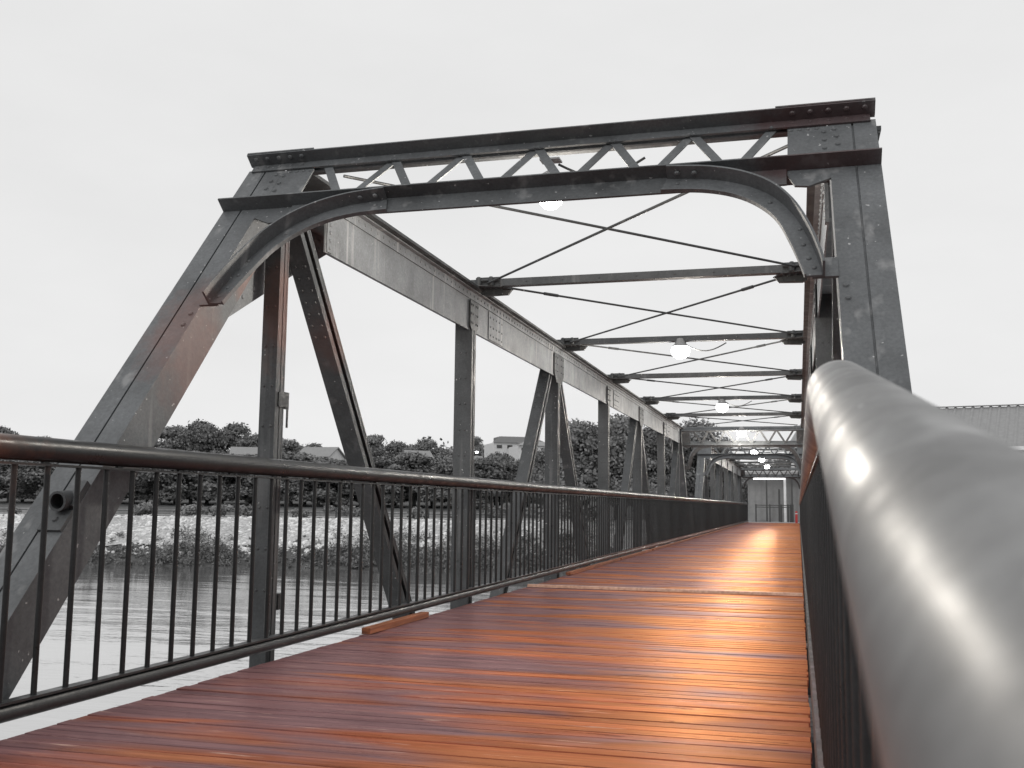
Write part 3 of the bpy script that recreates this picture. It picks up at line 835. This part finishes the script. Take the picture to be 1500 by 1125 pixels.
# weeds at the water's edge and thin scrub on the bank
def weeds():
    P = []; N = []
    for k in range(1300):
        s = random.uniform(-80, 14); q = random.choice((random.uniform(-.2, 2.2), random.uniform(.3, 3.9)))
        if q > 2.2 and random.random() < .45 and s < -8: continue
        t = bank(s)+q; z = ground_z(s, t); h = random.uniform(.3, 1.35)*(1 if math.sin(s*.45)+math.sin(s*.17+2) > -.6 else .5)*(1.15 if s > -12 else 1)
        c = np.array(st(s, t, z)); n_ = int(70*h)+15
        d = rng.normal(size=(n_, 3)); d[:, 2] = np.abs(d[:, 2]); d /= np.linalg.norm(d, axis=1)[:, None]
        P.append(c+d*np.array([.75, .6, 1])*h*(rng.random((n_, 1))**.5)); N.append(d)
    v, f = cards(np.concatenate(P), np.concatenate(N), .12, .3)
    o = bpy.data.objects.new("waterside_weeds", fast_mesh("waterside_weeds", v, f, WEED)); COL.objects.link(o)
    tag(o, "tangled weeds along the water's edge of the far bank", None, None, 'stuff')
weeds()
def shrub_kind(n_, leaf):
    lob = [(random.uniform(-.5, .5), random.uniform(-.3, .3), random.uniform(.25, .6), random.uniform(.25, .42)) for _ in range(7)]
    P, N = crown_pts(n_, lob); v, f = cards(P, N, leaf); return fast_mesh("shrub", v, f, LEAF_M)
SH = [shrub_kind(900, .07) for _ in range(3)]
for i in range(26):
    s = -72+i*3.0+random.uniform(-1.2, 1.2); q = random.choice((7.4, 8.2, 14.5)); t = bank(s)+q
    o = bpy.data.objects.new("shrub", SH[i % 3]); COL.objects.link(o)
    o.location = st(s, t, ground_z(s, t)-.1); k = random.uniform(.8, 1.7); o.scale = (k*1.3, k, k); o.rotation_euler.z = random.uniform(0, 6)
    tag(o, "dark shrub on the far bank above the pale stones", "shrub", "shrubs on top of the far bank")

# ------------------------------------------------------------------ far bank wall and fence
def bank_line(name, q, mat, z0, z1, thick, label, cat, s0=-95, s1=2):
    m = MB(); s = s0
    while s < s1:
        a, b_ = st(s, bank(s)+q), st(s+2, bank(s+2)+q); za, zb = ground_z(s, bank(s)+q), ground_z(s+2, bank(s+2)+q)
        d = (b_-a).normalized(); nn = V((-d.y, d.x, 0))
        m.prism([a+V((0, 0, za+z0)), b_+V((0, 0, zb+z0)), b_+V((0, 0, zb+z1)), a+V((0, 0, za+z1))], nn*thick); s += 2
    return m
wl = bank_line("w", 14.2, CONC, -.2, .62, .25, "", "").build("retaining_wall", CONC); tag(wl, "low grey concrete wall behind the path on the far bank", "wall")
root = empty("bank_fence", st(-40, bank(-40)+9.6, -.4)); tag(root, "thin two-rail fence above the pale stones on the far bank", "fence")
m = bank_line("f", 9.6, STEEL, .48, .54, .05, "", ""); m2 = bank_line("f", 9.6, STEEL, .92, .98, .05, "", "")
m.build("fence_rail", STEEL, root); m2.build("fence_rail", STEEL, root)
s = -95; pm = None
while s < 2:
    t = bank(s)+9.62; p = st(s, t, ground_z(s, t)); mb = MB(); mb.box(-.05, .05, -.05, .05, -.2, 1.0)
    if pm is None:
        o = mb.build("fence_post", STEEL, root, base=(0, 0, 0)); pm = o.data
    else:
        o = bpy.data.objects.new("fence_post", pm); COL.objects.link(o); o.parent = root
    o.location = p-V(root['_base']); s += 4

# ------------------------------------------------------------------ houses on the hill
def house(px, py, t, w, d, hw, hr, rz, label, roofm, storeys=1, nwin=3, name="house", cat="house", flat_roof=False):
    p = at(px, t); ztp = ztop(py, px, t); z0 = ztp-hw-hr
    root = empty(name, (p.x, p.y, z0)); tag(root, label, cat)
    ex = V((math.cos(YAW+rz), math.sin(YAW+rz), 0)); ey = V((-ex.y, ex.x, 0)); o0 = V((p.x, p.y, z0)); ez = V((0, 0, 1))
    m = MB(); m.obox(o0, ex, ey, ez, (-w/2, w/2), (-d/2, d/2), (-3, hw)); 
    if not flat_roof: 
        for sgn in (-1, 1):
            m.prism([o0+ex*sgn*w/2+ey*(-d/2)+ez*(hw+.002), o0+ex*sgn*w/2+ey*(d/2)+ez*(hw+.002), o0+ex*sgn*w/2+ez*(hw+hr-.05)], ex*(-sgn*.2))
    m.build("wall", WALLW, root)
    m = MB(); e = .4
    if flat_roof:
        m.prism([o0+ex*(-w/2-e)+ey*(-d/2-e)+ez*(hw+.01), o0+ex*(w/2+e)+ey*(-d/2-e)+ez*(hw+.01), o0+ex*(w/2-2)+ey*(-d/2+3)+ez*(hw+hr), o0+ex*(-w/2+2)+ey*(-d/2+3)+ez*(hw+hr)], ey*.3)
        m.obox(o0, ex, ey, ez, (-w/2+2, w/2-2), (-d/2+3, d/2), (hw+.5, hw+hr)); 
    else:
        for sgn in (-1, 1):
            m.prism([o0+ex*(-w/2-e)+ey*sgn*(d/2+e)+ez*(hw-e*hr/d*2), o0+ex*(w/2+e)+ey*sgn*(d/2+e)+ez*(hw-e*hr/d*2), o0+ex*(w/2+e)+ez*(hw+hr), o0+ex*(-w/2-e)+ez*(hw+hr)], ez*.18)
    m.build("roof", roofm, root)
    for st_ in range(storeys):
        for k in range(nwin):
            x = -w/2+w*(k+.5)/nwin; zc = hw*(st_+.55)/storeys; ww, wh = min(1.3, w/nwin*.6), hw/storeys*.5
            m = MB(); m.obox(o0, ex, ey, ez, (x-ww/2, x+ww/2), (-d/2-.05, -d/2-.002), (zc-wh/2, zc+wh/2)); f_ = m.build("window", WALLW, root)
            m = MB(); m.obox(o0, ex, ey, ez, (x-ww/2+.1, x+ww/2-.1), (-d/2-.07, -d/2-.052), (zc-wh/2+.1, zc+wh/2-.1)); m.build("pane", GLASS, f_, base=root['_base'])
    return root
house(755, 641, 215, 11, 9, 5.4, 1.5, .25, "white three-storey apartment block on the hill behind the triple post frame", ROOFD, 3, 5, "apartment_block", "apartment block", True)
house(782, 648, 205, 8, 8, 4.6, 1.0, .25, "white lower wing right of the hillside apartment block", ROOFL, 3, 4, "apartment_wing", "apartment wing", True)
house(472, 657, 182, 6, 6, 2.4, 1.6, -.3, "pale roofed house among trees left of the first long diagonal", ROOFL, 1, 3)
house(612, 662, 180, 4, 4, 2.0, 1.1, .4, "small white house among dark trees left of the second upright", ROOFL, 1, 2)
house(365, 657, 176, 5, 5, 2.0, 1.2, .2, "white house peeping out between trees left of the first upright", ROOFL, 1, 2)
house(690, 670, 172, 3.4, 3, 1.6, .9, .2, "little pale house with a light, just right of the second upright", ROOFL, 1, 2)

# street lamps
def street_lamp(p, h, label, w):
    root = empty("street_lamp", p); tag(root, label, "street lamp")
    m = MB(); m.tube([p, p+V((0, 0, h))], [.07, .05], 10); m.tube([p+V((0, 0, h-.05)), p+V((.3, 0, h+.12)), p+V((.8, 0, h+.15))], .03, 8); m.build("lamp_pole", STEELD, root, smooth=True)
    m = MB(); c = p+V((.95, 0, h+.14)); m.box(c.x-.3, c.x+.25, c.y-.14, c.y+.14, c.z, c.z+.12); m.build("lamp_head", LAMPM, root)
    m = MB(); m.tube([c+V((0, 0, -.13)), c+V((0, 0, -.06)), c+V((0, 0, -.001))], [.12, .17, .19], 12); m.build("lamp_globe", BULB, root, smooth=True)
p = V((-4.1, 82, -.1)); street_lamp(V((-5.35, 80.5, -.1)), 3.95, "lit street lamp beyond the railing end, left of the shed", 80)
p = at(689, 128); street_lamp(V((p.x, p.y, ground_z(p.dot(RH), 128))), ztop(664, 689, 128)-ground_z(p.dot(RH), 128), "lit street lamp in the trees right of the second upright", 80)

# ------------------------------------------------------------------ sheds at the far end
A = math.radians(-13)
ex = V((math.cos(A), math.sin(A), 0)); ey = V((-ex.y, ex.x, 0)); ez = V((0, 0, 1))
o0 = V((14.7, 77.0, -.1))            # eave corner reference seen above the near handrail
root = empty("long_shed", o0); tag(root, "long pale shed with ribbed metal roof rising behind the bridge end", "shed")
L0, L1, HW, DEP = -15.6, 16, 5.45, 7.6; RP = math.tan(math.radians(24))
m = MB()
m.obox(o0, ex, ey, ez, (L0, L1), (0, .2), (-.5, HW)); m.obox(o0, ex, ey, ez, (L0, L0+.2), (.2, 2*DEP), (-.5, HW)); m.obox(o0, ex, ey, ez, (L1-.2, L1), (.2, 2*DEP), (-.5, HW)); m.obox(o0, ex, ey, ez, (L0, L1), (2*DEP, 2*DEP+.2), (-.5, HW))
for l in (L0+.01, L1-.21):
    m.prism([o0+ex*l+ey*0+ez*(HW+.002), o0+ex*l+ey*2*DEP+ez*(HW+.002), o0+ex*l+ey*DEP+ez*(HW+DEP*RP-.05)], ex*.19)
x = L0
while x < L1-.3: m.obox(o0, ex, ey, ez, (x+.05, x+.13), (-.03, -.001), (0, HW-.01)); x += .3
m.build("wall", WALLW, root)
m = MB()
for sgn in (0, 1):
    x = L0-.4
    while x < L1+.4:
        def q(xx, d, lift): 
            yy = d if sgn == 0 else 2*DEP-d
            return o0+ex*xx+ey*yy+ez*(HW+.06+RP*d+lift)
        for (a, b_, l1, l2) in ((x, x+.10, 0, .07), (x+.10, x+.20, .07, .07), (x+.20, x+.30, .07, 0), (x+.30, x+.62, 0, 0)):
            m.add([q(a, -.4, l1), q(b_, -.4, l2), q(b_, DEP, l2), q(a, DEP, l1)], [(0, 1, 2, 3)])
        x += .62
r_ = m.build("roof", ROOFL, root)
m = MB(); m.obox(o0, ex, ey, ez, (L0-.4, L1+.4), (DEP-.2, DEP+.2), (HW+RP*DEP+.14, HW+RP*DEP+.2)); m.build("ridge_cap", ROOFL, r_, base=root['_base'])
m = MB(); m.obox(o0, ex, ey, ez, (L0-.4, L1+.4), (-.46, -.41), (HW-.28, HW-.02)); m.build("gutter", WHITEP, root)
for k in range(8):
    m = MB(); x = L0+2+k*3.6; m.obox(o0, ex, ey, ez, (x, x+1.4), (-.05, -.002), (2.2, 3.6)); w_ = m.build("window", WHITEP, root)
    m = MB(); m.obox(o0, ex, ey, ez, (x+.1, x+1.3), (-.065, -.052), (2.3, 3.5)); m.build("pane", GLASS, w_, base=root['_base'])
# low grey shed facing the end of the deck
b0 = V((-3.35, 76.6, 0)); root = empty("entrance_shed", b0); tag(root, "grey boarded shed closing the end of the bridge under a lit canopy strip", "shed")
m = MB(); m.box(-3.55, 1.4, 77.2, 80.5, -.3, 3.30)
x = -3.5
while x < 1.4: m.box(x, x+.06, 77.17, 77.199, -.011, 3.22); x += .42
m.build("wall", WALLG, root)
m = MB(); m.prism([(-3.9, 75.9, 3.36), (-3.9, 80.9, 3.62), (-3.9, 80.9, 3.76), (-3.9, 75.9, 3.50)], (5.6, 0, 0)); m.build("roof", ROOFL, root)
m = MB(); m.box(-3.1, -.9, 75.7, 75.82, 2.98, 3.14); m.build("strip_light", TUBE, root)
for x, w, mat, h in ((-2.2, .10, DARKP, 3.3), (-.93, .17, WHITEP, 3.3), (-.45, .12, DARKP, 3.3), (-1.33, .14, DARKP, 2.3)):
    m = MB(); m.box(x-w/2, x+w/2, 76.2, 76.2+w, -.011, h); m.build("canopy_post", mat, root)
root = empty("end_gate", (-1.6, 74.6, 0)); tag(root, "dark tubular gate across the far end of the bridge", "gate")
for z in (1.15, 1.02): m = MB(); m.tube([(-2.9, 74.6, z), (-.35, 74.6, z)], .03, 8); m.build("gate_rail", DARKP, root)
for x, w in ((-2.9, .05), (-1.95, .045), (-1.2, .09), (-.72, .06), (-.55, .06), (-.4, .06)):
    m = MB(); m.tube([(x, 74.6, -.012), (x, 74.6, 1.22)], w, 10); m.build("gate_post", DARKP, root, smooth=True)
root = empty("bollard", (-.16, 71.6, 0)); tag(root, "short red bollard at the far right corner of the deck", "bollard")
m = MB(); m.tube([(-.16, 71.6, -.012), (-.16, 71.6, .70), (-.16, 71.6, .76), (-.16, 71.6, .785)], [.08, .08, .06, .02], 16); m.build("bollard_post", REDP, root, smooth=True)
m = MB(); m.tube([(-.16, 71.6, .58), (-.16, 71.6, .64)], .083, 16); m.build("bollard_band", WHITEP, root, smooth=True)

# ------------------------------------------------------------------ sky and light
w = bpy.data.worlds.new("World"); sc.world = w; w.use_nodes = True; nt = w.node_tree
bg = nt.nodes['Background']; sky = nd(nt, 'ShaderNodeTexSky'); sky.sky_type = 'NISHITA'; sky.sun_disc = False
ELEV, ROT = math.radians(38), math.radians(200)
sky.sun_elevation = ELEV; sky.sun_rotation = ROT
bw = nd(nt, 'ShaderNodeRGBToBW'); nt.links.new(sky.outputs[0], bw.inputs[0])
cl = ramp(nt, math_(nt, 'MULTIPLY', bw.outputs[0], .08), [(0, g3(.93)), (1, g3(1.07))])   # cloud sheet: levels the blue sky to near-even grey
tc = nd(nt, 'ShaderNodeTexCoord').outputs['Generated']
cl = mixc(nt, 1.0, cl, ramp(nt, noise(nt, 2.2, 5, .55, mapping(nt, tc, (1, 1, 2.5))), [(.3, g3(.955)), (.7, g3(1.045))]), 'MULTIPLY')
mul = nd(nt, 'ShaderNodeVectorMath', operation='SCALE'); nt.links.new(cl, mul.inputs[0]); mul.inputs['Scale'].default_value = 8.5
nt.links.new(mul.outputs[0], bg.inputs['Color']); bg.inputs['Strength'].default_value = .10
sl = bpy.data.lights.new("sun", 'SUN'); sl.energy = .6; sl.angle = math.radians(18); sl.color = (1, 1, 1)
so = bpy.data.objects.new("sun", sl); COL.objects.link(so)
az = ROT; dirv = V((math.sin(az)*math.cos(ELEV), math.cos(az)*math.cos(ELEV), math.sin(ELEV)))
so.rotation_euler = dirv.to_track_quat('Z', 'Y').to_euler()
sc.view_settings.view_transform = 'Standard'; sc.view_settings.look = 'None'; sc.view_settings.exposure = 0; sc.view_settings.gamma = 1
sc.render.engine = 'CYCLES'; sc.cycles.use_denoising = True; sc.cycles.max_bounces = 6; sc.cycles.sample_clamp_indirect = 4
for o in bpy.data.objects:
    if '_base' in o: del o['_base']
